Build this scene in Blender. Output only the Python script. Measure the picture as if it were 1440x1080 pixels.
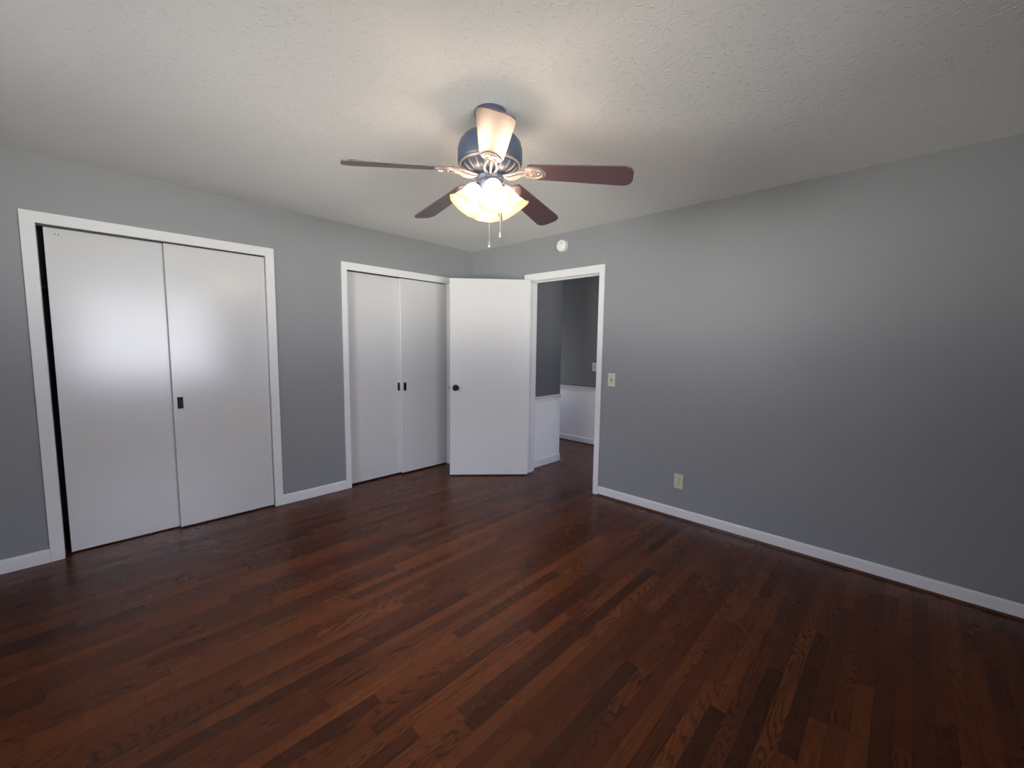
import bpy, bmesh, math, random
from mathutils import Vector, Matrix, Euler
random.seed(7)
S = bpy.context.scene
C = S.collection
for o in list(bpy.data.objects):
    bpy.data.objects.remove(o)

# ------------------------------------------------------------------ camera
CAM = Vector((3.756, -3.283, 1.373))
yaw, pitch, roll = 0.759, -0.094, 0.013
cd = bpy.data.cameras.new('camera')
cam = bpy.data.objects.new('camera', cd); C.objects.link(cam)
fw = Vector((-math.sin(yaw)*math.cos(pitch), math.cos(yaw)*math.cos(pitch), math.sin(pitch)))
r0 = Vector((math.cos(yaw), math.sin(yaw), 0)); u0 = r0.cross(fw)
rr = r0*math.cos(roll)+u0*math.sin(roll); uu = -r0*math.sin(roll)+u0*math.cos(roll)
cam.matrix_world = Matrix(((rr.x, uu.x, -fw.x, CAM.x), (rr.y, uu.y, -fw.y, CAM.y), (rr.z, uu.z, -fw.z, CAM.z), (0, 0, 0, 1)))
cd.sensor_width = 36; cd.sensor_fit = 'HORIZONTAL'; cd.lens = 585.355*36/1440
cd.clip_start = 0.03
S.camera = cam

# ------------------------------------------------------------------ view + daylight
S.view_settings.view_transform = 'Standard'
S.view_settings.look = 'None'
S.view_settings.gamma = 1
S.view_settings.use_curve_mapping = False
S.view_settings.exposure = 0.6
SKY_POWER = 3.85
LAMP_POWER = 6.9

w = bpy.data.worlds.new('daylight'); S.world = w; w.use_nodes = True
nt = w.node_tree; nt.nodes.clear()
tc = nt.nodes.new('ShaderNodeTexCoord'); sep = nt.nodes.new('ShaderNodeSeparateXYZ')
ramp = nt.nodes.new('ShaderNodeValToRGB'); mr = nt.nodes.new('ShaderNodeMapRange')
mr.inputs['From Min'].default_value = -1; mr.inputs['From Max'].default_value = 1
bg = nt.nodes.new('ShaderNodeBackground'); wo = nt.nodes.new('ShaderNodeOutputWorld')
nt.links.new(tc.outputs['Generated'], sep.inputs[0]); nt.links.new(sep.outputs['Z'], mr.inputs['Value'])
nt.links.new(mr.outputs[0], ramp.inputs[0]); nt.links.new(ramp.outputs[0], bg.inputs[0]); nt.links.new(bg.outputs[0], wo.inputs[0])
el = ramp.color_ramp.elements
el[0].position = 0.0; el[0].color = (.36, .35, .33, 1)       # sunlit ground by the house
el[1].position = 1.0; el[1].color = (1.2, 1.4, 2.3, 1)       # zenith
for p, c in ((.26, (.32, .31, .30, 1)), (.36, (1.7, 1.7, 1.55, 1)), (.42, (4.6, 4.6, 4.1, 1)), (.455, (2.5, 2.5, 2.5, 1)), (.485, (1.4, 1.48, 1.95, 1)), (.505, (1.1, 1.14, 1.3, 1)), (.54, (.95, .96, .96, 1)), (.62, (1.15, 1.22, 1.42, 1)), (.75, (1.4, 1.58, 2.25, 1))):
    e = el.new(p); e.color = c
bg.inputs[1].default_value = SKY_POWER * 1.5

# room numbers
W, D, H = 4.55, 3.78, 2.44
T = 0.115                     # wall thickness
WIN1 = (-3.30, -1.65, 0.77, 2.10)     # on wall x = W      (y0,y1,z0,z1)
WIN2 = (1.15, 2.45, 0.77, 2.10)       # on wall y = -D     (x0,x1,z0,z1)

def portal(name, loc, rot, sx, sy):
    l = bpy.data.lights.new(name, 'AREA'); l.shape = 'RECTANGLE'; l.size = sx; l.size_y = sy
    l.cycles.is_portal = True
    o = bpy.data.objects.new(name, l); C.objects.link(o); o.location = loc; o.rotation_euler = rot
    return o
portal('window_daylight', (W+.075, (WIN1[0]+WIN1[1])/2, (WIN1[2]+WIN1[3])/2), (math.pi/2, 0, math.pi/2), WIN1[1]-WIN1[0], WIN1[3]-WIN1[2])
portal('window_daylight', ((WIN2[0]+WIN2[1])/2, -D-.075, (WIN2[2]+WIN2[3])/2), (math.pi/2, 0, 0), WIN2[1]-WIN2[0], WIN2[3]-WIN2[2])

portal('hall_fill_daylight', (-1.6-.10, 1.1485, 1.15), (math.pi/2, 0, -math.pi/2), .655, 1.9)  # portal of the unseen left-end window that lights the hall

portal('hall_fill_daylight', (3.2+.10, .575, 1.45), (math.pi/2, 0, math.pi/2), .45, 1.3)  # portal of the window added to brighten the near hall wall

# ------------------------------------------------------------------ helpers
def box(bm, x0, x1, y0, y1, z0, z1, bev=0.0, seg=2):
    vs = [bm.verts.new(v) for v in ((x0,y0,z0),(x1,y0,z0),(x1,y1,z0),(x0,y1,z0),(x0,y0,z1),(x1,y0,z1),(x1,y1,z1),(x0,y1,z1))]
    fs = [bm.faces.new([vs[i] for i in f]) for f in ((0,3,2,1),(4,5,6,7),(0,1,5,4),(1,2,6,5),(2,3,7,6),(3,0,4,7))]
    if bev > 0:
        es = list({e for f in fs for e in f.edges})
        bmesh.ops.bevel(bm, geom=es, offset=bev, segments=seg, profile=.5, affect='EDGES')
    return vs

def lathe(bm, prof, mat=None, n=48, cap0=False, cap1=False, wob=None):
    mat = mat or Matrix()
    rings = []
    for r, z in prof:
        ring = []
        for i in range(n):
            a = 2*math.pi*i/n
            q = r*(1+(wob(a, z) if wob else 0))
            ring.append(bm.verts.new(mat @ Vector((q*math.cos(a), q*math.sin(a), z))))
        rings.append(ring)
    for a, b in zip(rings, rings[1:]):
        for i in range(n):
            j = (i+1) % n
            bm.faces.new((a[i], a[j], b[j], b[i]))
    if cap0: bm.faces.new(rings[0][::-1])
    if cap1: bm.faces.new(rings[-1])
    return rings

def extrude_profile(bm, pts, a, b):
    """pts: closed list of 3-D vectors at section a; b = offset vector."""
    v0 = [bm.verts.new(Vector(p)+Vector(a)) for p in pts]
    v1 = [bm.verts.new(Vector(p)+Vector(b)) for p in pts]
    n = len(pts)
    for i in range(n):
        j = (i+1) % n
        bm.faces.new((v0[i], v0[j], v1[j], v1[i]))
    bm.faces.new(v0[::-1]); bm.faces.new(v1)

def tube(bm, pts, rad, n=10):
    """pts list of Vector, rad float or list"""
    pts = [Vector(p) for p in pts]; rings = []
    for i, p in enumerate(pts):
        t = (pts[min(i+1, len(pts)-1)]-pts[max(i-1, 0)]).normalized()
        ref = Vector((0, 0, 1)) if abs(t.z) < .9 else Vector((1, 0, 0))
        a = t.cross(ref).normalized(); b = t.cross(a).normalized()
        r = rad[i] if isinstance(rad, (list, tuple)) else rad
        rings.append([bm.verts.new(p + a*r*math.cos(2*math.pi*k/n) + b*r*math.sin(2*math.pi*k/n)) for k in range(n)])
    for A, B in zip(rings, rings[1:]):
        for k in range(n):
            j = (k+1) % n
            bm.faces.new((A[k], A[j], B[j], B[k]))
    bm.faces.new(rings[0][::-1]); bm.faces.new(rings[-1])

def obj(name, bm, mat, parent=None, smooth=False, auto=None, shift=True):
    """link ONE mesh object; vertices given in world space are moved into the parent's frame."""
    bmesh.ops.recalc_face_normals(bm, faces=bm.faces)
    if parent is not None and shift:
        bm.transform(Matrix.Translation(-parent.location))
    me = bpy.data.meshes.new(name); bm.to_mesh(me); bm.free()
    if smooth or auto:
        for p in me.polygons: p.use_smooth = True
    o = bpy.data.objects.new(name, me); C.objects.link(o)
    if mat: me.materials.append(mat)
    if parent is not None: o.parent = parent
    if auto:
        me.set_sharp_from_angle(angle=math.radians(auto))
    return o

def struct(name, bm, mat, **k):
    o = obj(name, bm, mat, **k); o['kind'] = 'structure'; return o

def thing(name, label, cat, loc=(0, 0, 0), rotz=0, group=None):
    o = bpy.data.objects.new(name, None); C.objects.link(o); o.location = loc; o.rotation_euler = (0, 0, rotz)
    o.empty_display_size = .1
    o['label'] = label; o['category'] = cat
    if group: o['group'] = group
    return o

# ------------------------------------------------------------------ materials
class N:
    def __init__(s, name):
        s.m = bpy.data.materials.new(name); s.m.use_nodes = True; s.t = s.m.node_tree
        s.b = s.t.nodes['Principled BSDF']; s.out = s.t.nodes['Material Output']
    def n(s, k, **props):
        x = s.t.nodes.new(k)
        for a, v in props.items(): setattr(x, a, v)
        return x
    def l(s, a, b): s.t.links.new(a, b)
    def val(s, node, idx, v):
        if hasattr(v, 'is_output') or isinstance(v, bpy.types.NodeSocket): s.l(v, node.inputs[idx])
        else: node.inputs[idx].default_value = v
    def math(s, op, a, b=None, c=None, clamp=False):
        x = s.n('ShaderNodeMath', operation=op); x.use_clamp = clamp
        s.val(x, 0, a)
        if b is not None: s.val(x, 1, b)
        if c is not None: s.val(x, 2, c)
        return x.outputs[0]
    def xyz(s, x, y, z):
        c = s.n('ShaderNodeCombineXYZ'); s.val(c, 0, x); s.val(c, 1, y); s.val(c, 2, z); return c.outputs[0]
    def noise(s, vec, scale, detail=2, rough=.5, dist=0):
        x = s.n('ShaderNodeTexNoise'); s.l(vec, x.inputs['Vector']); x.inputs['Scale'].default_value = scale
        x.inputs['Detail'].default_value = detail; x.inputs['Roughness'].default_value = rough; x.inputs['Distortion'].default_value = dist
        return x.outputs[0]
    def smooth(s, v, a, b, lo=0., hi=1.):
        x = s.n('ShaderNodeMapRange', interpolation_type='SMOOTHSTEP'); s.val(x, 0, v); s.val(x, 1, a); s.val(x, 2, b); s.val(x, 3, lo); s.val(x, 4, hi); return x.outputs[0]
    def mix(s, f, a, b, mode='MIX'):
        x = s.n('ShaderNodeMix', data_type='RGBA', blend_type=mode)
        s.val(x, 0, f); s.val(x, 6, a); s.val(x, 7, b); return x.outputs[2]
    def bump(s, h, dist, strength=1.0):
        x = s.n('ShaderNodeBump'); s.l(h, x.inputs['Height']); x.inputs['Distance'].default_value = dist; x.inputs['Strength'].default_value = strength
        s.l(x.outputs[0], s.b.inputs['Normal']); return x

def paint(name, col, rough, bumpscale=160., bumpd=.0004, spec=.5, stain=.04):
    g = N(name); pos = g.n('ShaderNodeNewGeometry').outputs['Position']
    v = g.noise(pos, 1.3, 3)
    dark = tuple(c*(1-stain) for c in col)+(1,); lite = tuple(min(1, c*(1+stain)) for c in col)+(1,)
    g.l(g.mix(v, dark, lite), g.b.inputs['Base Color'])
    g.b.inputs['Roughness'].default_value = rough; g.b.inputs['Specular IOR Level'].default_value = spec
    if bumpd: g.bump(g.noise(pos, bumpscale, 2), bumpd)
    return g.m

def plain(name, col, rough, metal=0., spec=.5, bumpscale=90, bumpd=0.0, coat=0):
    g = N(name); pos = g.n('ShaderNodeNewGeometry').outputs['Position']
    g.l(g.mix(g.noise(pos, 14, 2), tuple(c*.9 for c in col)+(1,), tuple(min(1, c*1.1) for c in col)+(1,)), g.b.inputs['Base Color'])
    g.b.inputs['Roughness'].default_value = rough; g.b.inputs['Metallic'].default_value = metal; g.b.inputs['Specular IOR Level'].default_value = spec
    if coat: g.b.inputs['Coat Weight'].default_value = coat; g.b.inputs['Coat Roughness'].default_value = .2
    if bumpd: g.bump(g.noise(pos, bumpscale, 2), bumpd)
    return g.m

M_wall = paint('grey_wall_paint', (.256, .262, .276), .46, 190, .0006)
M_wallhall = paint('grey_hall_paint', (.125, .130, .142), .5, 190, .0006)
M_trim = paint('white_trim_paint', (.74, .73, .735), .32, 60, .0002)
M_door = paint('white_door_paint', (.645, .640, .640), .22, 40, .0002, .75)
M_entry = paint('white_entry_door_paint', (.57, .56, .555), .36, 40, .0002, .32)
M_wains = paint('white_wainscot_paint', (.84, .83, .84), .4, 160, .0004)
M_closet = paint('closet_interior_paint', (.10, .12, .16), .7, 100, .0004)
M_plastic = plain('ivory_plastic', (.60, .57, .42), .35)
M_slot = plain('dark_slot', (.05, .04, .03), .6)
M_whiteplastic = plain('white_plastic', (.80, .80, .78), .4)
M_vent = plain('grey_detector_vent', (.45, .45, .44), .5)
M_black = plain('black_hardware', (.006, .006, .007), .45, spec=.22)
M_bronze = plain('flare_hazed_bronze', (.065, .085, .135), .38, .2)  # bronze with the blue lens-flare veil mixed into its colour
M_iron = plain('hazed_antique_bronze', (.36, .29, .27), .42, .5)  # bronze paled towards pinkish grey, flare haze put into the colour
M_chain = plain('chain_metal', (.40, .40, .43), .35, .6)
M_hinge = plain('painted_hinge', (.6, .6, .58), .4)
M_track = plain('closet_track_metal', (.10, .10, .11), .5, .5)

def ceiling_mat():
    g = N('stomped_ceiling_texture'); pos = g.n('ShaderNodeNewGeometry').outputs['Position']
    warp = g.n('ShaderNodeVectorMath', operation='MULTIPLY_ADD')
    wn = g.n('ShaderNodeTexNoise'); g.l(pos, wn.inputs['Vector']); wn.inputs['Scale'].default_value = 9
    g.l(wn.outputs['Color'], warp.inputs[0]); warp.inputs[1].default_value = (.10, .10, 0); g.l(pos, warp.inputs[2])
    vo = g.n('ShaderNodeTexVoronoi'); vo.voronoi_dimensions = '2D'; g.l(warp.outputs[0], vo.inputs['Vector']); vo.inputs['Scale'].default_value = 8.5
    df = g.n('ShaderNodeVectorMath', operation='SUBTRACT')
    sc = g.n('ShaderNodeVectorMath', operation='SCALE'); g.l(warp.outputs[0], sc.inputs[0]); sc.inputs[3].default_value = 1.0
    g.l(sc.outputs[0], df.inputs[0]); g.l(vo.outputs['Position'], df.inputs[1])
    sp = g.n('ShaderNodeSeparateXYZ'); g.l(df.outputs[0], sp.inputs[0])
    ang = g.math('ARCTAN2', sp.outputs[1], sp.outputs[0])
    nz = g.noise(pos, 16, 3)
    ph = g.math('MULTIPLY_ADD', nz, 9.0, g.math('MULTIPLY', ang, 13.0))
    ray = g.smooth(g.math('SINE', ph), .45, 1.0)
    brk = g.smooth(g.noise(pos, 42, 2), .50, .62)
    h = g.math('MULTIPLY', ray, brk)
    h2 = g.math('MULTIPLY_ADD', g.noise(pos, 75, 3, .6), .55, h)
    g.bump(h2, .0016, .75)
    g.l(g.mix(g.noise(pos, 1.1, 2), (.80, .785, .77, 1), (.86, .845, .83, 1)), g.b.inputs['Base Color'])
    g.b.inputs['Roughness'].default_value = .85; g.b.inputs['Specular IOR Level'].default_value = .25
    return g.m
M_ceil = ceiling_mat()

def floor_mat():
    g = N('stained_oak_strip_floor'); pos = g.n('ShaderNodeNewGeometry').outputs['Position']
    sp = g.n('ShaderNodeSeparateXYZ'); g.l(pos, sp.inputs[0]); X, Y = sp.outputs[0], sp.outputs[1]
    PW = .057
    u = g.math('DIVIDE', g.math('ADD', X, 2.0), PW); row = g.math('FLOOR', u); fu = g.math('FRACT', u)
    def wn(vec, out=0):
        x = g.n('ShaderNodeTexWhiteNoise', noise_dimensions='3D'); g.l(vec, x.inputs['Vector']); return x.outputs[out]
    rr_ = wn(g.xyz(row, 3.7, 1.1))
    ln = g.math('MULTIPLY_ADD', wn(g.xyz(row, 9.2, 4.4)), .55, .60)      # board length of the row
    v = g.math('DIVIDE', g.math('MULTIPLY_ADD', rr_, 9.0, g.math('ADD', Y, 7.0)), ln)
    # jitter joints
    k = g.math('FLOOR', v); fv = g.math('FRACT', v)
    idv = g.xyz(row, k, 0.5)
    rs = g.n('ShaderNodeSeparateColor'); g.l(wn(idv, 1), rs.inputs[0]); R1, R2, R3 = rs.outputs[0], rs.outputs[1], rs.outputs[2]
    # grain field: contour lines of a stretched noise -> cathedrals and straight figure
    gx = g.math('MULTIPLY_ADD', R1, 37.0, g.math('MULTIPLY', X, g.math('MULTIPLY_ADD', R2, 9.0, 7.0)))
    gy = g.math('MULTIPLY_ADD', R3, 53.0, g.math('MULTIPLY', Y, g.math('MULTIPLY_ADD', R1, .8, .5)))
    gv = g.xyz(gx, gy, g.math('MULTIPLY', R2, 20.0))
    fld = g.noise(gv, 1.35, 1.5, .35, .25)
    rings = g.math('MULTIPLY', fld, g.math('MULTIPLY_ADD', R3, 12.0, 13.0))
    rings = g.math('ADD', rings, g.math('MULTIPLY', Y, g.math('MULTIPLY_ADD', R1, 6.0, 4.0)))
    wob = g.noise(g.xyz(g.math('MULTIPLY', X, 60), g.math('MULTIPLY', Y, 9), R1), 1.0, 3, .6)
    fr = g.math('FRACT', g.math('MULTIPLY_ADD', wob, .38, rings))
    line = g.math('MULTIPLY', g.smooth(fr, .50, .80), g.smooth(fr, .86, .99, 1., 0.))
    figure = g.smooth(wn(g.xyz(k, row, 8.8)), .30, .75, .18, 1.0)
    line = g.math('MULTIPLY', line, figure)
    pores = g.smooth(g.noise(g.xyz(g.math('MULTIPLY', X, 420), g.math('MULTIPLY_ADD', R1, 40, g.math('MULTIPLY', Y, 14)), R2), 1.0, 3, .6), .50, .70)
    streak = g.noise(g.xyz(g.math('MULTIPLY_ADD', R2, 30, g.math('MULTIPLY', X, 60)), g.math('MULTIPLY', Y, 2.2), R3), 1.0, 3, .6)
    ramp = g.n('ShaderNodeValToRGB'); g.l(wn(g.xyz(row, k, 6.1)), ramp.inputs[0])
    e = ramp.color_ramp.elements
    e[0].position = 0; e[0].color = (0.0378, 0.0090, 0.0031, 1); e[1].position = 1; e[1].color = (0.1400, 0.0386, 0.0102, 1)
    for p, c in ((.12, (0.0643, 0.0151, 0.0048, 1)), (.40, (0.0908, 0.0227, 0.0065, 1)), (.75, (0.1135, 0.0302, 0.0084, 1))):
        q = e.new(p); q.color = c
    base = g.mix(g.smooth(streak, .3, .75), ramp.outputs[0], (.05, .016, .007, 1))
    base = g.mix(.45, ramp.outputs[0], base)
    base = g.mix(g.math('MULTIPLY', pores, .35), base, (.025, .008, .004, 1))
    base = g.mix(g.math('MULTIPLY', line, .80), base, (.024, .0075, .0035, 1))
    eu = g.math('MINIMUM', fu, g.math('SUBTRACT', 1.0, fu))
    ev = g.math('MULTIPLY', g.math('MINIMUM', fv, g.math('SUBTRACT', 1.0, fv)), ln)
    gap = g.math('MAXIMUM', g.smooth(eu, .006, .022, 1., 0.), g.smooth(ev, .0004, .0016, 1., 0.))
    base = g.mix(g.math('MULTIPLY', gap, .75), base, (.008, .004, .003, 1))
    g.l(g.mix(1.0, base, (1.14, 1.12, .98, 1), 'MULTIPLY'), g.b.inputs['Base Color'])
    g.l(g.math('MULTIPLY_ADD', g.noise(pos, 3.0, 3), .08, .235), g.b.inputs['Roughness'])
    g.b.inputs['Specular IOR Level'].default_value = .21
    hh = g.math('SUBTRACT', g.math('MULTIPLY', g.noise(g.xyz(g.math('MULTIPLY', X, 18), g.math('MULTIPLY', Y, 2), 0.), 1.0, 2), .6), g.math('ADD', g.math('MULTIPLY', gap, .5), g.math('MULTIPLY', pores, .06)))
    g.bump(hh, .0006, .8)
    return g.m
M_floor = floor_mat()

def shoe_mat():
    g = N('stained_shoe_moulding'); pos = g.n('ShaderNodeNewGeometry').outputs['Position']
    g.l(g.mix(g.noise(pos, 25, 3), (.05, .017, .009, 1), (.10, .035, .017, 1)), g.b.inputs['Base Color']); g.b.inputs['Roughness'].default_value = .3
    return g.m
M_shoe = shoe_mat()

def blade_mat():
    g = N('hazed_cherry_blade'); t = g.n('ShaderNodeTexCoord').outputs['Object']
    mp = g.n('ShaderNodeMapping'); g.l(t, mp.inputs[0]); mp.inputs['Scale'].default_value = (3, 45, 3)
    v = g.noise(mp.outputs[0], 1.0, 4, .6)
    g.l(g.mix(v, (.075, .044, .052, 1), (.120, .070, .080, 1)), g.b.inputs['Base Color'])  # cherry grain greyed to carry the lens-flare haze
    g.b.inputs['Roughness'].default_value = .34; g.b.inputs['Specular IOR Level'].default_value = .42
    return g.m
M_blade = blade_mat()

def glow(name, col, strength):
    g = N(name); g.b.inputs['Base Color'].default_value = (.9, .85, .75, 1); g.b.inputs['Roughness'].default_value = .4
    g.b.inputs['Emission Color'].default_value = col+(1,); g.b.inputs['Emission Strength'].default_value = strength
    return g.m
def shade_mat():
    g = N('lit_frosted_glass'); g.b.inputs['Base Color'].default_value = (.95, .93, .9, 1); g.b.inputs['Roughness'].default_value = .35
    g.b.inputs['Emission Color'].default_value = (1, .86, .68, 1); g.b.inputs['Emission Strength'].default_value = LAMP_POWER*.35
    tr = g.n('ShaderNodeBsdfTransparent'); tr.inputs[0].default_value = (1, .95, .88, 1)
    mx = g.n('ShaderNodeMixShader'); mx.inputs[0].default_value = .35; g.l(tr.outputs[0], mx.inputs[1]); g.l(g.b.outputs[0], mx.inputs[2])
    g.l(mx.outputs[0], g.out.inputs['Surface']); return g.m
M_shade = shade_mat()
M_rim = glow('lit_amber_glass_rim', (1, .56, .26), .75)
M_rim.node_tree.nodes['Principled BSDF'].inputs['Base Color'].default_value = (.50, .29, .13, 1)
M_bulb = glow('lit_bulb', (1, .85, .74), LAMP_POWER*12)

def glass_mat():
    g = N('window_glass'); tr = g.n('ShaderNodeBsdfTransparent'); gl = g.n('ShaderNodeBsdfGlossy'); gl.inputs['Roughness'].default_value = .02
    fr = g.n('ShaderNodeFresnel'); mx = g.n('ShaderNodeMixShader'); g.l(fr.outputs[0], mx.inputs[0]); g.l(tr.outputs[0], mx.inputs[1]); g.l(gl.outputs[0], mx.inputs[2])
    g.l(mx.outputs[0], g.out.inputs['Surface']); return g.m
M_glass = glass_mat()

# ------------------------------------------------------------------ room shell
HX, HY, FY = 0.792, 0.671, 1.626        # hall: side wall plane, its corner, far wall plane
HXR, HXL = 3.2, -1.6
CLX = -0.75                              # back of closets
# closet openings (clear) y0,y1, casing inner top, outer top
C1 = dict(a=-3.391, b=-2.191, oa=-3.453, ob=-2.129, ci=2.046, ct=2.112)
C2 = dict(a=-1.530, b=-0.375, oa=-1.580, ob=-0.322, ci=2.032, ct=2.100)
DR = dict(a=.873, b=1.706, oa=.816, ob=1.764, ci=2.020, ct=2.092)

bm = bmesh.new(); box(bm, CLX-.1, W+.1, -D-.1, 0, -.08, 0); box(bm, HXL-.1, HXR+.1, 0, FY+.1, -.08, 0)
f = struct('floor', bm, M_floor)
bm = bmesh.new(); box(bm, CLX-.1, W+.15, -D-.15, .0, H, H+.1); box(bm, HXL-.1, HXR+.1, .0, FY+.1, H, H+.1); struct('ceiling', bm, M_ceil)

# wall_left (closet wall, plane x = 0) with the two closet openings
bm = bmesh.new()
for a, b in ((-D, C1['a']-.018), (C1['b']+.018, C2['a']-.018), (C2['b']+.018, 0)):
    box(bm, -T, 0, a, b, 0, H)
for c in (C1, C2):
    box(bm, -T, 0, c['a']-.018, c['b']+.018, c['ci']+.036, H)
struct('wall_left', bm, M_wall)
# wall_back (entry wall, plane y = 0)
bm = bmesh.new()
box(bm, -T, DR['a']-.018, 0, T, 0, H); box(bm, DR['b']+.018, W+T, 0, T, 0, H); box(bm, DR['a']-.018, DR['b']+.018, 0, T, DR['ci']+.03, H)
struct('wall_back', bm, M_wall)
# wall_right with window
bm = bmesh.new()
y0, y1, z0, z1 = WIN1
box(bm, W, W+T, -D-T, y0, 0, H); box(bm, W, W+T, y1, 0, 0, H); box(bm, W, W+T, y0, y1, 0, z0); box(bm, W, W+T, y0, y1, z1, H)
struct('wall_right', bm, M_wall)
bm = bmesh.new()
x0, x1, z0, z1 = WIN2
box(bm, -T, x0, -D-T, -D, 0, H); box(bm, x1, W, -D-T, -D, 0, H); box(bm, x0, x1, -D-T, -D, 0, z0); box(bm, x0, x1, -D-T, -D, z1, H)
struct('wall_front', bm, M_wall)
# closet cavities
bm = bmesh.new()
box(bm, CLX-.08, CLX, -D, 0, 0, H)
for yy in (-3.70, -1.88, -0.06):
    box(bm, CLX, -T, yy-.03, yy+.03, 0, H)
struct('wall_closet', bm, M_closet)
# hall
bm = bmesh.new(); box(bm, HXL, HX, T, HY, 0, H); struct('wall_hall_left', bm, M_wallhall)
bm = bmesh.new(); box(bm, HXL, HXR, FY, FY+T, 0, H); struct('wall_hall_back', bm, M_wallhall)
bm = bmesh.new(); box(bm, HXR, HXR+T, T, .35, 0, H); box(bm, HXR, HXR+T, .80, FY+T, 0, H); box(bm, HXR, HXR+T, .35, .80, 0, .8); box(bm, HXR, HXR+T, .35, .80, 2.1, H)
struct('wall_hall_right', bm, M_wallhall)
t = thing('window_4', 'unseen white framed window added at the right end of the hall for light', 'window', (HXR, .575, .8)); t['kind'] = 'structure'  # unseen, added only to brighten the near hall wall
bm = bmesh.new(); ya, yb = .35, .80
box(bm, HXR+.04, HXR+.08, ya, ya+.05, .8, 2.1, .002); box(bm, HXR+.04, HXR+.08, yb-.05, yb, .8, 2.1, .002)
box(bm, HXR+.04, HXR+.08, ya+.05, yb-.05, .8, .85, .002); box(bm, HXR+.04, HXR+.08, ya+.05, yb-.05, 2.05, 2.1, .002); box(bm, HXR+.04, HXR+.08, ya+.05, yb-.05, 1.43, 1.47, .002)
obj('window_frame', bm, M_trim, t)
bm = bmesh.new(); box(bm, HXR+.058, HXR+.062, ya+.05, yb-.05, .85, 2.05); obj('window_pane', bm, M_glass, t)
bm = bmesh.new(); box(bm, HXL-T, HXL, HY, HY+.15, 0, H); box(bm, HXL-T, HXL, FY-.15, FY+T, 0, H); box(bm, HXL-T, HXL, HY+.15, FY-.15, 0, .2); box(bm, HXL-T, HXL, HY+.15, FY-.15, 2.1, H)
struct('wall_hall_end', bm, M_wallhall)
t = thing('window_3', 'unseen white framed window at the far end of the hall, sized to light it', 'window', (HXL, (HY+FY)/2, .2)); t['kind'] = 'structure'  # unseen, put in to light the hall; sill lowered for more brightness
bm = bmesh.new(); ya, yb = HY+.15, FY-.15; zl = .2
box(bm, HXL-.08, HXL-.04, ya, ya+.05, zl, 2.1, .002); box(bm, HXL-.08, HXL-.04, yb-.05, yb, zl, 2.1, .002)
box(bm, HXL-.08, HXL-.04, ya+.05, yb-.05, zl, zl+.05, .002); box(bm, HXL-.08, HXL-.04, ya+.05, yb-.05, 2.05, 2.1, .002); box(bm, HXL-.08, HXL-.04, ya+.05, yb-.05, 1.43, 1.47, .002)
obj('window_frame', bm, M_trim, t)
bm = bmesh.new(); box(bm, HXL-.062, HXL-.058, ya+.05, yb-.05, zl+.05, 2.05); obj('window_pane', bm, M_glass, t)

# white wainscot below the chair rail, chair rails and baseboards in the hall
def railprof(d, z0, z1):   # (outward, z) section of a chair rail
    h = z1-z0
    return [(0, z0), (d*.35, z0), (d*.45, z0+h*.22), (d*.45, z0+h*.55), (d*.8, z0+h*.7), (d, z0+h*.82), (d, z0+h*.95), (d*.85, z1), (0, z1)]
def baseprof(d, h):
    return [(0, 0), (d, 0), (d, h*.78), (d*.92, h*.90), (d*.6, h*.98), (d*.3, h), (0, h)]
def run_y(bm, prof, x, sx, ya, yb):
    extrude_profile(bm, [(x+sx*d, 0, z) for d, z in prof], (0, ya, 0), (0, yb, 0))
def run_x(bm, prof, y, sy, xa, xb):
    extrude_profile(bm, [(0, y+sy*d, z) for d, z in prof], (xa, 0, 0), (xb, 0, 0))

bm = bmesh.new(); box(bm, HX, HX+.004, T+.02, HY+.004, 0, .745); struct('trim_wainscot_left', bm, M_wains)
bm = bmesh.new(); box(bm, HXL, HXR, FY-.004, FY, 0, .745); struct('trim_wainscot_back', bm, M_wains)
bm = bmesh.new(); run_y(bm, railprof(.024, .735, .800), HX, 1, T+.02, HY); struct('trim_chair_rail_left', bm, M_trim)
bm = bmesh.new(); run_x(bm, railprof(.024, .735, .800), FY, -1, HXL, HXR); struct('trim_chair_rail_back', bm, M_trim)
bm = bmesh.new(); run_y(bm, baseprof(.016, .085), HX, 1, T+.02, HY+.004); struct('baseboard_hall_left', bm, M_trim)
bm = bmesh.new(); run_x(bm, baseprof(.016, .085), FY, -1, HXL, HXR); struct('baseboard_hall_back', bm, M_trim)
shoeprof = [(0, 0), (.014, 0), (.0135, .005), (.011, .009), (.006, .0125), (0, .0135)]
bm = bmesh.new(); run_x(bm, [(.016+d, z) for d, z in shoeprof], FY, -1, HXL, HXR); struct('trim_shoe_hall', bm, M_shoe)

# bedroom baseboards
BB = baseprof(.014, .082)
bm = bmesh.new(); run_y(bm, BB, 0, 1, -D, C1['oa']+.001); run_y(bm, BB, 0, 1, C1['ob']-.001, C2['oa']+.001); run_y(bm, BB, 0, 1, C2['ob']-.001, 0)
struct('baseboard_left', bm, M_trim)
bm = bmesh.new(); run_x(bm, BB, 0, -1, 0, DR['oa']); run_x(bm, BB, 0, -1, DR['ob']-.001, W); struct('baseboard_back', bm, M_trim)
bm = bmesh.new(); run_y(bm, BB, W, -1, -D, 0); struct('baseboard_right', bm, M_trim)
bm = bmesh.new(); run_x(bm, BB, -D, 1, 0, W); struct('baseboard_front', bm, M_trim)
bm = bmesh.new(); run_x(bm, [(.014+d, z) for d, z in shoeprof], 0, -1, DR['ob']+.002, W); struct('trim_shoe_back', bm, M_shoe)

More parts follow.
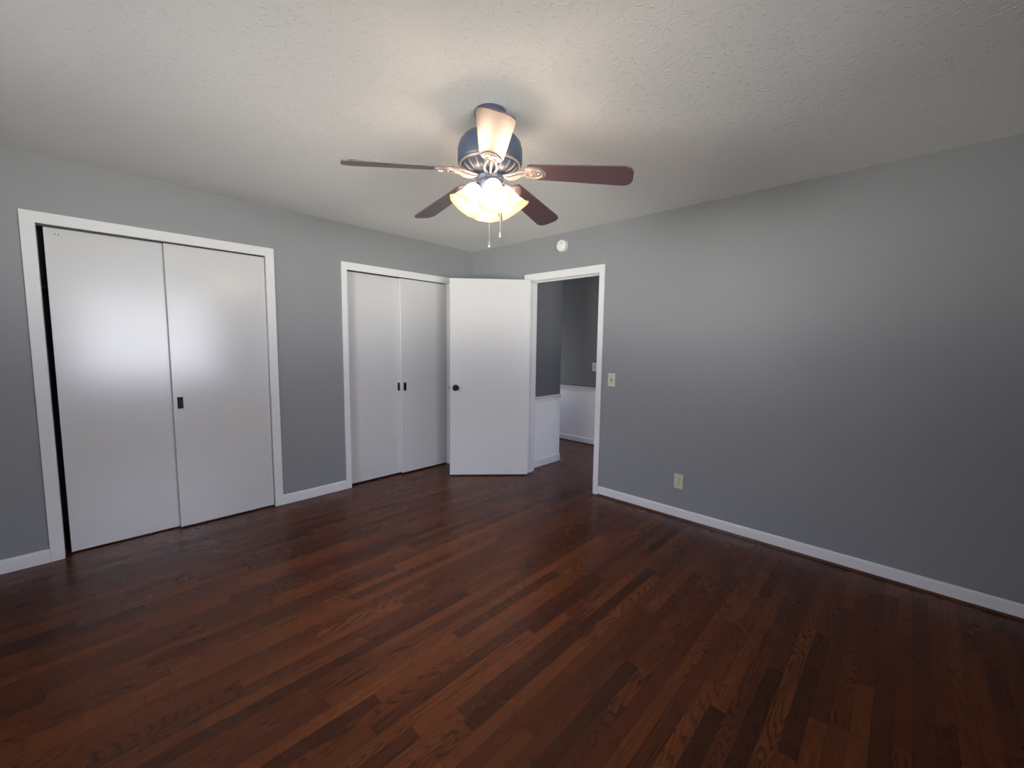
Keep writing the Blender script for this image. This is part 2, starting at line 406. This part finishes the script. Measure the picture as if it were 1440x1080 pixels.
# casings: flat boards with eased edges, mitred look by butt joint; jambs behind
def casing_y(name, c, zc):      # on plane x=0
    bm = bmesh.new(); th = .017
    box(bm, 0, th, c['oa'], c['a'], 0, c['ct'], .003)
    box(bm, 0, th, c['b'], c['ob'], 0, c['ct'], .003)
    box(bm, .0002, th, c['a']-.004, c['b']+.004, c['ci'], c['ct'], .003)
    # jambs
    box(bm, -T, 0.001, c['a']-.018, c['a'], 0, c['ci']+.036)
    box(bm, -T, 0.001, c['b'], c['b']+.018, 0, c['ci']+.036)
    return struct(name, bm, M_trim)
casing_y('trim_1', C1, 0); casing_y('trim_2', C2, 0)
bm = bmesh.new(); th = .017; c = DR
for s_, yy in ((-1, 0), (1, T)):
    ya, yb = (yy-th, yy) if s_ < 0 else (yy, yy+th)
    box(bm, c['oa'], c['a']-.004, ya, yb, 0, c['ct'], .003)
    box(bm, c['b']+.004, c['ob'], ya, yb, 0, c['ct'], .003)
    box(bm, c['a']-.006, c['b']+.006, ya+.0002, yb-.0002, c['ci']+.004, c['ct'], .003)
box(bm, c['a']-.018, c['a'], -.001, T+.001, 0, c['ci']+.018, .0015); box(bm, c['b'], c['b']+.018, -.001, T+.001, 0, c['ci']+.018, .0015)
box(bm, c['a'], c['b'], -.001, T+.001, c['ci'], c['ci']+.018, .0015)
# stops
box(bm, c['a'], c['a']+.011, .038, .075, 0, c['ci'], .002); box(bm, c['b']-.011, c['b'], .038, .075, 0, c['ci'], .002)
box(bm, c['a'], c['b'], .038, .075, c['ci']-.011, c['ci'], .002)
t3 = struct('trim_3', bm, M_trim)
bm = bmesh.new(); box(bm, c['b']-.0025, c['b']+.001, -.003, .030, .89, .935, .0008); obj('strike_plate', bm, M_black, t3)

# ------------------------------------------------------------------ closet sliding doors
def slider(n, xf, ya, yb, ztop, pull=None, zb=.013, screws=None, label=None):
    t = thing('door_%d' % n, label, 'closet door', (xf-.015, (ya+yb)/2, 0)); t['kind'] = 'structure'
    bm = bmesh.new(); box(bm, xf-.030, xf, ya, yb, zb, ztop, .0025); obj('door_panel', bm, M_door, t)
    if pull:
        p0, p1 = pull; zc = .926; hh = .042
        bm = bmesh.new(); r_ = .004
        # rim of the recessed pull and its dished cup
        box(bm, xf-.001, xf+.0025, p0, p1, zc-hh, zc-hh+r_, .0006); box(bm, xf-.001, xf+.0025, p0, p1, zc+hh-r_, zc+hh, .0006)
        box(bm, xf-.001, xf+.0025, p0, p0+r_, zc-hh, zc+hh, .0006); box(bm, xf-.001, xf+.0025, p1-r_, p1, zc-hh, zc+hh, .0006)
        box(bm, xf-.0005, xf+.0006, p0+.002, p1-.002, zc-hh+.002, zc+hh-.002)
        obj('flush_pull', bm, M_black, t)
    if screws:
        for yy in screws:
            bm = bmesh.new(); lathe(bm, [(.0001, .0008), (.003, .0008), (.0036, 0)], Matrix.Translation((xf, yy, 2.004)) @ Matrix.Rotation(math.pi/2, 4, 'Y'), 12)
            obj('screw_head', bm, M_track, t)
    return t
slider(1, -.050, -3.364, -2.775, 2.041, None, .008, (-3.317, -3.302), 'left sliding panel of the large closet, a dark gap at its left edge')
slider(2, -.015, -2.812, -2.193, 2.039, (-2.789, -2.755), .010, None, 'right sliding panel of the large closet with one black pull')
slider(3, -.050, -1.528, -0.930, 2.028, (-.988, -.960), .014, None, 'left sliding panel of the small closet beside the corner')
slider(4, -.015, -0.967, -0.377, 2.027, (-.940, -.908), .014, None, 'right sliding panel of the small closet, partly behind the open door')
for i, c in ((1, C1), (2, C2)):
    bm = bmesh.new(); box(bm, -.105, -.006, c['a'], c['b'], c['ci']+.024, c['ci']+.036); 
    for xx in (-.105, -.052, -.010): box(bm, xx, xx+.002, c['a'], c['b'], c['ci']+.006, c['ci']+.026)
    struct('trim_track_%d' % i, bm, M_track)
# shelf and rod inside the large closet
t = thing('closet_shelf', 'wooden shelf inside the large closet glimpsed through the dark gap', 'shelf', (-.43, -2.79, 1.69))
bm = bmesh.new(); box(bm, CLX, -.30, -3.67, -1.91, 1.698, 1.714, .001); obj('shelf_board', bm, M_closet, t)
bm = bmesh.new(); box(bm, CLX, -.32, -3.67, -3.652, 1.64, 1.698, .001); obj('shelf_cleat', bm, M_closet, t)

# ------------------------------------------------------------------ open bedroom door
d5 = thing('door_5', 'open white flush door with a round black knob, swung towards the closets', 'door', (.903, -.028, 0)); d5['kind'] = 'structure'
d5.rotation_euler = (0, 0, math.radians(-133.3))
L = .812; th = .035
bm = bmesh.new(); box(bm, 0, L, 0, th, .012, 2.030, .0015); obj('door_leaf', bm, M_entry, d5, shift=False)
kx, kz = L-.062, .927
def knob_bm(sign):
    bm = bmesh.new()
    m = Matrix.Translation((kx, th if sign > 0 else 0, kz)) @ Matrix.Rotation(-sign*math.pi/2, 4, 'X')
    lathe(bm, [(.0001, .0), (.031, 0), (.031, .003), (.027, .007), (.012, .009), (.0105, .026), (.014, .031), (.023, .036), (.0275, .044), (.0275, .052), (.024, .060), (.015, .065), (.0001, .0665)], m, 40)
    return bm
obj('door_knob', knob_bm(1), M_black, d5, smooth=True, shift=False); obj('door_knob', knob_bm(-1), M_black, d5, smooth=True, shift=False)
bm = bmesh.new(); box(bm, L-.001, L+.0015, .006, .029, kz-.028, kz+.028, .0006); box(bm, L, L+.010, .011, .024, kz-.009, kz+.009, .002); obj('latch', bm, M_black, d5, shift=False)
for zz in (.24, 1.02, 1.80):
    bm = bmesh.new(); lathe(bm, [(.0001, -.046), (.0055, -.046), (.0055, .046), (.0001, .046)], Matrix.Translation((-.006, .002, zz)), 14)
    box(bm, -.004, .030, -.0015, .0005, zz-.044, zz+.044)
    obj('hinge', bm, M_hinge, d5, shift=False)

# ------------------------------------------------------------------ windows (behind the camera)
def window(n, wall, a, b, z0, z1):
    P = W if wall == 'x' else -D
    def bx(bm, u0, u1, d0, d1, za, zb, bev=.0):   # u along wall, d = distance outward (+) / into room (-)
        if wall == 'x': box(bm, P+d0, P+d1, u0, u1, za, zb, bev)
        else: box(bm, u0, u1, P-d1, P-d0, za, zb, bev)
    loc = (P, (a+b)/2, z0) if wall == 'x' else ((a+b)/2, P, z0)
    t = thing('window_%d' % n, 'white framed sash window letting in daylight', 'window', loc); t['kind'] = 'structure'
    bm = bmesh.new()
    bx(bm, a, a+.02, -.001, T, z0, z1); bx(bm, b-.02, b, -.001, T, z0, z1); bx(bm, a, b, -.001, T, z1-.02, z1); bx(bm, a, b, -.001, T, z0, z0+.02)
    bx(bm, a-.06, a, -.017, 0, z0-.06, z1+.06, .003); bx(bm, b, b+.06, -.017, 0, z0-.06, z1+.06, .003)
    bx(bm, a, b, -.017, 0, z1, z1+.06, .003); bx(bm, a-.08, b+.08, -.045, 0, z0-.02, z0+.002, .003); bx(bm, a, b, -.017, 0, z0-.075, z0-.02, .003)
    obj('window_frame', bm, M_trim, t)
    mid = (a+b)/2
    for s0, s1 in ((a+.02, mid), (mid, b-.02)):
        zm = (z0+z1)/2
        for q0, q1, dd in ((z0+.02, zm+.015, .045), (zm-.015, z1-.02, .075)):
            bm = bmesh.new(); wd = .032
            bx(bm, s0, s0+wd, dd, dd+.028, q0, q1, .002); bx(bm, s1-wd, s1, dd, dd+.028, q0, q1, .002)
            bx(bm, s0+wd, s1-wd, dd, dd+.028, q0, q0+wd, .002); bx(bm, s0+wd, s1-wd, dd, dd+.028, q1-wd, q1, .002)
            sa = obj('window_sash', bm, M_trim, t)
            bm = bmesh.new(); bx(bm, s0+wd, s1-wd, dd+.012, dd+.015, q0+wd, q1-wd)
            g = obj('window_pane', bm, M_glass, t)
            g.parent = sa
window(1, 'x', *WIN1); window(2, 'y', *WIN2)

# ------------------------------------------------------------------ small fittings on the entry wall
t = thing('smoke_detector', 'round white smoke detector high on the grey wall above the doorway', 'smoke detector', (1.289, 0, 2.317))
m = Matrix.Translation((1.289, 0, 2.317)) @ Matrix.Rotation(math.pi/2, 4, 'X')
bm = bmesh.new(); lathe(bm, [(.0001, 0), (.058, 0), (.058, .010), (.055, .014)], m, 48); obj('mounting_base', bm, M_whiteplastic, t, auto=35)
bm = bmesh.new(); lathe(bm, [(.055, .013), (.055, .024), (.050, .033), (.034, .038), (.0001, .039)], m, 48); obj('detector_cover', bm, M_whiteplastic, t, auto=35)
bm = bmesh.new(); lathe(bm, [(.0001, .041), (.008, .041), (.009, .038)], m @ Matrix.Translation((.012, .018, 0)), 20); obj('test_button', bm, M_vent, t, auto=35)
bm = bmesh.new(); lathe(bm, [(.0553, .0145), (.0558, .0175), (.0553, .0205)], m, 48); obj('vent_ring', bm, M_vent, t, auto=35)

def plate(name, label, cat, x, y, z, side=-1):
    t = thing(name, label, cat, (x, y, z))
    bm = bmesh.new(); box(bm, x-.036, x+.036, min(y, y+side*.006), max(y, y+side*.006), z-.059, z+.059, .0025, 3); obj('wall_plate', bm, M_plastic, t)
    return t
def switch(x, y, z, label):
    t = plate('light_switch', label, 'light switch', x, y, z)
    bm = bmesh.new(); box(bm, x-.0055, x+.0055, y-.0068, y-.0055, z-.013, z+.013); obj('toggle_slot', bm, M_slot, t)
    bm = bmesh.new(); vs = box(bm, x-.004, x+.004, y-.021, y-.006, z-.002, z+.009, .0012)
    obj('toggle', bm, M_plastic, t)
    for zz in (-.030, .030):
        bm = bmesh.new(); lathe(bm, [(.0001, .0015), (.0025, .0012), (.0032, 0)], Matrix.Translation((x, y-.006, z+zz)) @ Matrix.Rotation(math.pi/2, 4, 'X'), 14); obj('screw_head', bm, M_slot, t)
switch(1.862, 0, 1.074, 'ivory toggle light switch on the grey bedroom wall right of the doorway')
switch(.655, FY, 1.085, 'dim light switch on the hall wall seen through the doorway')
t = plate('wall_outlet', 'ivory duplex electrical outlet low on the grey wall above the baseboard', 'outlet', 2.497, 0, .302)
for zz in (-.0195, .0195):
    x, y, z = 2.497, 0, .302+zz
    bm = bmesh.new(); lathe(bm, [(.0001, .0085), (.0155, .0085), (.0165, .0065), (.0165, .004)], Matrix.Translation((x, y, z)) @ Matrix.Rotation(math.pi/2, 4, 'X') @ Matrix.Diagonal((1, .82, 1, 1)), 28)
    rc = obj('receptacle', bm, M_plastic, t, auto=35)
    bm = bmesh.new(); box(bm, x-.0075, x-.0050, y-.0090, y-.0083, z-.001, z+.0085); box(bm, x+.0050, x+.0075, y-.0090, y-.0083, z-.001, z+.0085)
    lathe(bm, [(.0001, .0090), (.003, .0090), (.003, .0083)], Matrix.Translation((x, y, z-.0075)) @ Matrix.Rotation(math.pi/2, 4, 'X'), 12)
    s_ = obj('slots', bm, M_slot, t); s_.parent = rc
bm = bmesh.new(); lathe(bm, [(.0001, .0015), (.0025, .0012), (.0032, 0)], Matrix.Translation((2.497, -.006, .302)) @ Matrix.Rotation(math.pi/2, 4, 'X'), 14); obj('screw_head', bm, M_slot, t)

# ------------------------------------------------------------------ ceiling fan with light kit
FX, FY_, = 2.275, -1.890
fan = thing('ceiling_fan', 'dark five-blade ceiling fan with a lit cluster of bell glass shades', 'ceiling fan', (FX, FY_, H))
def fm(z=0, a=0): return Matrix.Translation((FX, FY_, z)) @ Matrix.Rotation(a, 4, 'Z')
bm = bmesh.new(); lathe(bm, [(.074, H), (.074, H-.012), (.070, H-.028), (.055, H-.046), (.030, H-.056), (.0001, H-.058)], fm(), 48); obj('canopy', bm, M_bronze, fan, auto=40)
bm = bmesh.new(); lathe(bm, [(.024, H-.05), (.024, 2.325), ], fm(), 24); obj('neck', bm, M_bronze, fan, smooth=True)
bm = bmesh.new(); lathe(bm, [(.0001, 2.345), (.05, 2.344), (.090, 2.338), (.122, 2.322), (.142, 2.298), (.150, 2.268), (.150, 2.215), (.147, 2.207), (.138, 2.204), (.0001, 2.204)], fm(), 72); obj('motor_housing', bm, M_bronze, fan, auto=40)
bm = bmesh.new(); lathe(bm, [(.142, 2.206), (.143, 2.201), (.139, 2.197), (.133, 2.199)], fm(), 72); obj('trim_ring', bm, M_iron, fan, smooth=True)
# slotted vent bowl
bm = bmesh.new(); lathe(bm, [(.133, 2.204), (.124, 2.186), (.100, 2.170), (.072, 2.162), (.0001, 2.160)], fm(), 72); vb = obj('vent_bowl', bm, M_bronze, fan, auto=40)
for k in range(20):
    a = 2*math.pi*k/20
    bm = bmesh.new()
    pts = [Vector((r_*math.cos(a), r_*math.sin(a), z_)) + Vector((FX, FY_, 0)) for r_, z_ in ((.130, 2.197), (.122, 2.184), (.105, 2.172), (.084, 2.164))]
    tube(bm, pts, [.0025, .0045, .004, .002], 6); o_ = obj('vent_rib', bm, M_iron, fan, smooth=True); o_.parent = vb
# flywheel / switch housing
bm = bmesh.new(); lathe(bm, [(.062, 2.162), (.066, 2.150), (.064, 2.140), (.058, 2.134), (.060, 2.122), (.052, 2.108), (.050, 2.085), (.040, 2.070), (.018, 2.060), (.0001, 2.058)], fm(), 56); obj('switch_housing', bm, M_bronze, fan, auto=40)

# blades: local x = radial; bent iron plus blade, pitched about the radial axis
R0, R1 = .175, .652
AZ = 30.46
ZB = 2.108
PITCH = math.radians(12.5); DROOP = math.radians(6.6)
def outline():
    pts = []
    w0, w1 = .052, .0675
    n = 14
    # root end rounded lightly, far end rounded corners
    for i in range(7):
        a = math.pi/2 + (math.pi)*i/6
        pts.append((R0+.022+.022*math.cos(a)*1.0, w0*math.sin(a)))
    for i in range(1, n): t_ = i/n; pts.append((R0+.022+(R1-.045-R0-.022)*t_, -(w0+(w1-w0)*t_)))
    rc = .045
    for i in range(9):
        a = -math.pi/2+math.pi/2*i/8; pts.append((R1-rc+rc*math.cos(a), -(w1-rc)+rc*math.sin(a)))
    for i in range(9):
        a = math.pi/2*i/8; pts.append((R1-rc+rc*math.cos(a), (w1-rc)+rc*math.sin(a)))
    for i in range(n-1, 0, -1): t_ = i/n; pts.append((R0+.022+(R1-.045-R0-.022)*t_, (w0+(w1-w0)*t_)))
    return pts
def blade_bm():
    bm = bmesh.new(); th = .0028
    P = outline()
    a = [bm.verts.new((x, y, -th)) for x, y in P]; b = [bm.verts.new((x, y, th)) for x, y in P]
    bm.faces.new(a[::-1]); bm.faces.new(b)
    for i in range(len(P)):
        j = (i+1) % len(P); bm.faces.new((a[i], a[j], b[j], b[i]))
    return bm
def plate_shape(bm, pts, z0, z1):
    a = [bm.verts.new((x, y, z0)) for x, y in pts]; b = [bm.verts.new((x, y, z1)) for x, y in pts]
    bm.faces.new(a[::-1]); bm.faces.new(b)
    for i in range(len(pts)):
        j = (i+1) % len(pts); bm.faces.new((a[i], a[j], b[j], b[i]))
def iron_bm():
    bm = bmesh.new()
    # leaf-shaped medallion under the blade root
    pts = []
    for i in range(32):
        a = 2*math.pi*i/32
        r_ = 1+.07*math.cos(3*a)
        pts.append((.212+.052*r_*math.cos(a), .043*r_*math.sin(a)))
    plate_shape(bm, pts, -.0075, -.0028)
    # raised scroll rim and centre boss
    ring = [Vector((.212+.040*math.cos(2*math.pi*i/20), .031*math.sin(2*math.pi*i/20), -.0085)) for i in range(21)]
    tube(bm, ring, .0035, 6)
    for px, py in ((.235, 0), (.200, .015), (.200, -.015)):
        lathe(bm, [(.0001, -.0125), (.004, -.0120), (.0062, -.0090), (.0062, -.0070)], Matrix.Translation((px, py, 0)), 12)
    return bm
def arm_bm():
    bm = bmesh.new()
    for s_ in (-1, 1):
        tube(bm, [(.056, s_*.010, -.008), (.085, s_*.022, -.014), (.115, s_*.028, -.012), (.145, s_*.022, -.004), (.178, s_*.012, -.003)], [.0055, .006, .006, .0055, .005], 8)
    tube(bm, [(.056, 0, -.010), (.090, 0, -.018), (.125, 0, -.012), (.170, 0, -.003)], [.006, .005, .005, .004], 8)
    return bm
def child(name, bm, mat, parent, mat_local, auto=35):
    o = obj(name, bm, mat, parent, auto=auto, shift=False); o.matrix_local = mat_local; return o
for k in range(5):
    a = math.radians(AZ+72*k)
    base = Matrix.Translation((0, 0, ZB+.052-H)) @ Matrix.Rotation(a, 4, 'Z')
    mt = Matrix.Translation((0, 0, 2.182-H)) @ Matrix.Rotation(a, 4, 'Z') @ Matrix.Rotation(DROOP, 4, 'Y') @ Matrix.Rotation(-PITCH, 4, 'X')
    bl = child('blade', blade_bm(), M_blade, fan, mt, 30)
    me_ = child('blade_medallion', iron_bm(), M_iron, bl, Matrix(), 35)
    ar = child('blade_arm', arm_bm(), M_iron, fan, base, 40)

# light kit
NECK_R, NECK_Z, TILT = .058, 2.105, math.radians(35)
for k, az in enumerate((327, 57, 147, 237)):
    a = math.radians(az)
    # socket arm from switch housing to shade
    bm = bmesh.new()
    d = Vector((math.cos(a), math.sin(a), 0))
    c0 = Vector((FX, FY_, 0))
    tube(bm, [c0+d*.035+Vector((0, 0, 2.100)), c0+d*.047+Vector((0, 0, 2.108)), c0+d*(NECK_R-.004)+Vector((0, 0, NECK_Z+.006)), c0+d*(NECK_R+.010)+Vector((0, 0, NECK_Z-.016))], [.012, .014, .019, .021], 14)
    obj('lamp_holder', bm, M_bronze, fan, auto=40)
    ax = (d*math.sin(TILT)+Vector((0, 0, -math.cos(TILT)))).normalized()
    q = Vector((0, 0, 1)).rotation_difference(ax).to_matrix().to_4x4()
    m = Matrix.Translation(c0+d*NECK_R+Vector((0, 0, NECK_Z))) @ q
    prof = [(.022, 0), (.030, .006), (.038, .018), (.042, .034), (.045, .052), (.050, .072), (.0555, .086), (.0600, .095)]
    inner = [(r_-.003, z_+.001) for r_, z_ in prof[::-1]]
    wob = lambda an, z_: .025*max(0, (z_-.06)/.06)*math.cos(8*an)
    bm = bmesh.new(); lathe(bm, prof+inner, m, 64, wob=wob); sh = obj('lamp_shade', bm, M_shade, fan, smooth=True)
    bm = bmesh.new(); rp = [(.0600, .0945), (.0645, .1035), (.0710, .1125), (.0745, .1165), (.0735, .119), (.0695, .1165), (.0620, .1035), (.0575, .0950)]
    lathe(bm, rp+[rp[0]], m, 64, wob=wob); o_ = obj('shade_rim', bm, M_rim, fan, smooth=True); o_.parent = sh
    bm = bmesh.new(); bmesh.ops.create_uvsphere(bm, u_segments=20, v_segments=14, radius=.021, matrix=m @ Matrix.Translation((0, 0, .044)) @ Matrix.Diagonal((1, 1, 1.35, 1))); o_ = obj('bulb', bm, M_bulb, fan, smooth=True); o_.parent = sh
# pull chains with bell fobs
vr = Vector((math.cos(yaw), math.sin(yaw), 0)); vf = Vector((-math.sin(yaw), math.cos(yaw), 0))
for off, dep, zbot in ((.000, -.020, 1.832), (.050, .010, 1.884)):
    p = Vector((FX, FY_, 0)) + vr*off + vf*dep
    bm = bmesh.new()
    z = 2.075
    tube(bm, [p+Vector((0, 0, 2.085)), p+Vector((0, 0, zbot+.02))], .0010, 8)
    while z > zbot+.02:
        bmesh.ops.create_icosphere(bm, subdivisions=1, radius=.0021, matrix=Matrix.Translation(p+Vector((0, 0, z)))); z -= .006
    ch = obj('pull_chain', bm, M_chain, fan, smooth=True)
    bm = bmesh.new(); lathe(bm, [(.0001, zbot+.026), (.003, zbot+.024), (.0038, zbot+.014), (.0066, zbot+.004), (.0070, zbot-.002), (.0045, zbot-.006), (.0001, zbot-.007)], Matrix.Translation((p.x, p.y, 0)), 20)
    o_ = obj('chain_fob', bm, M_chain, fan, auto=40); o_.parent = ch
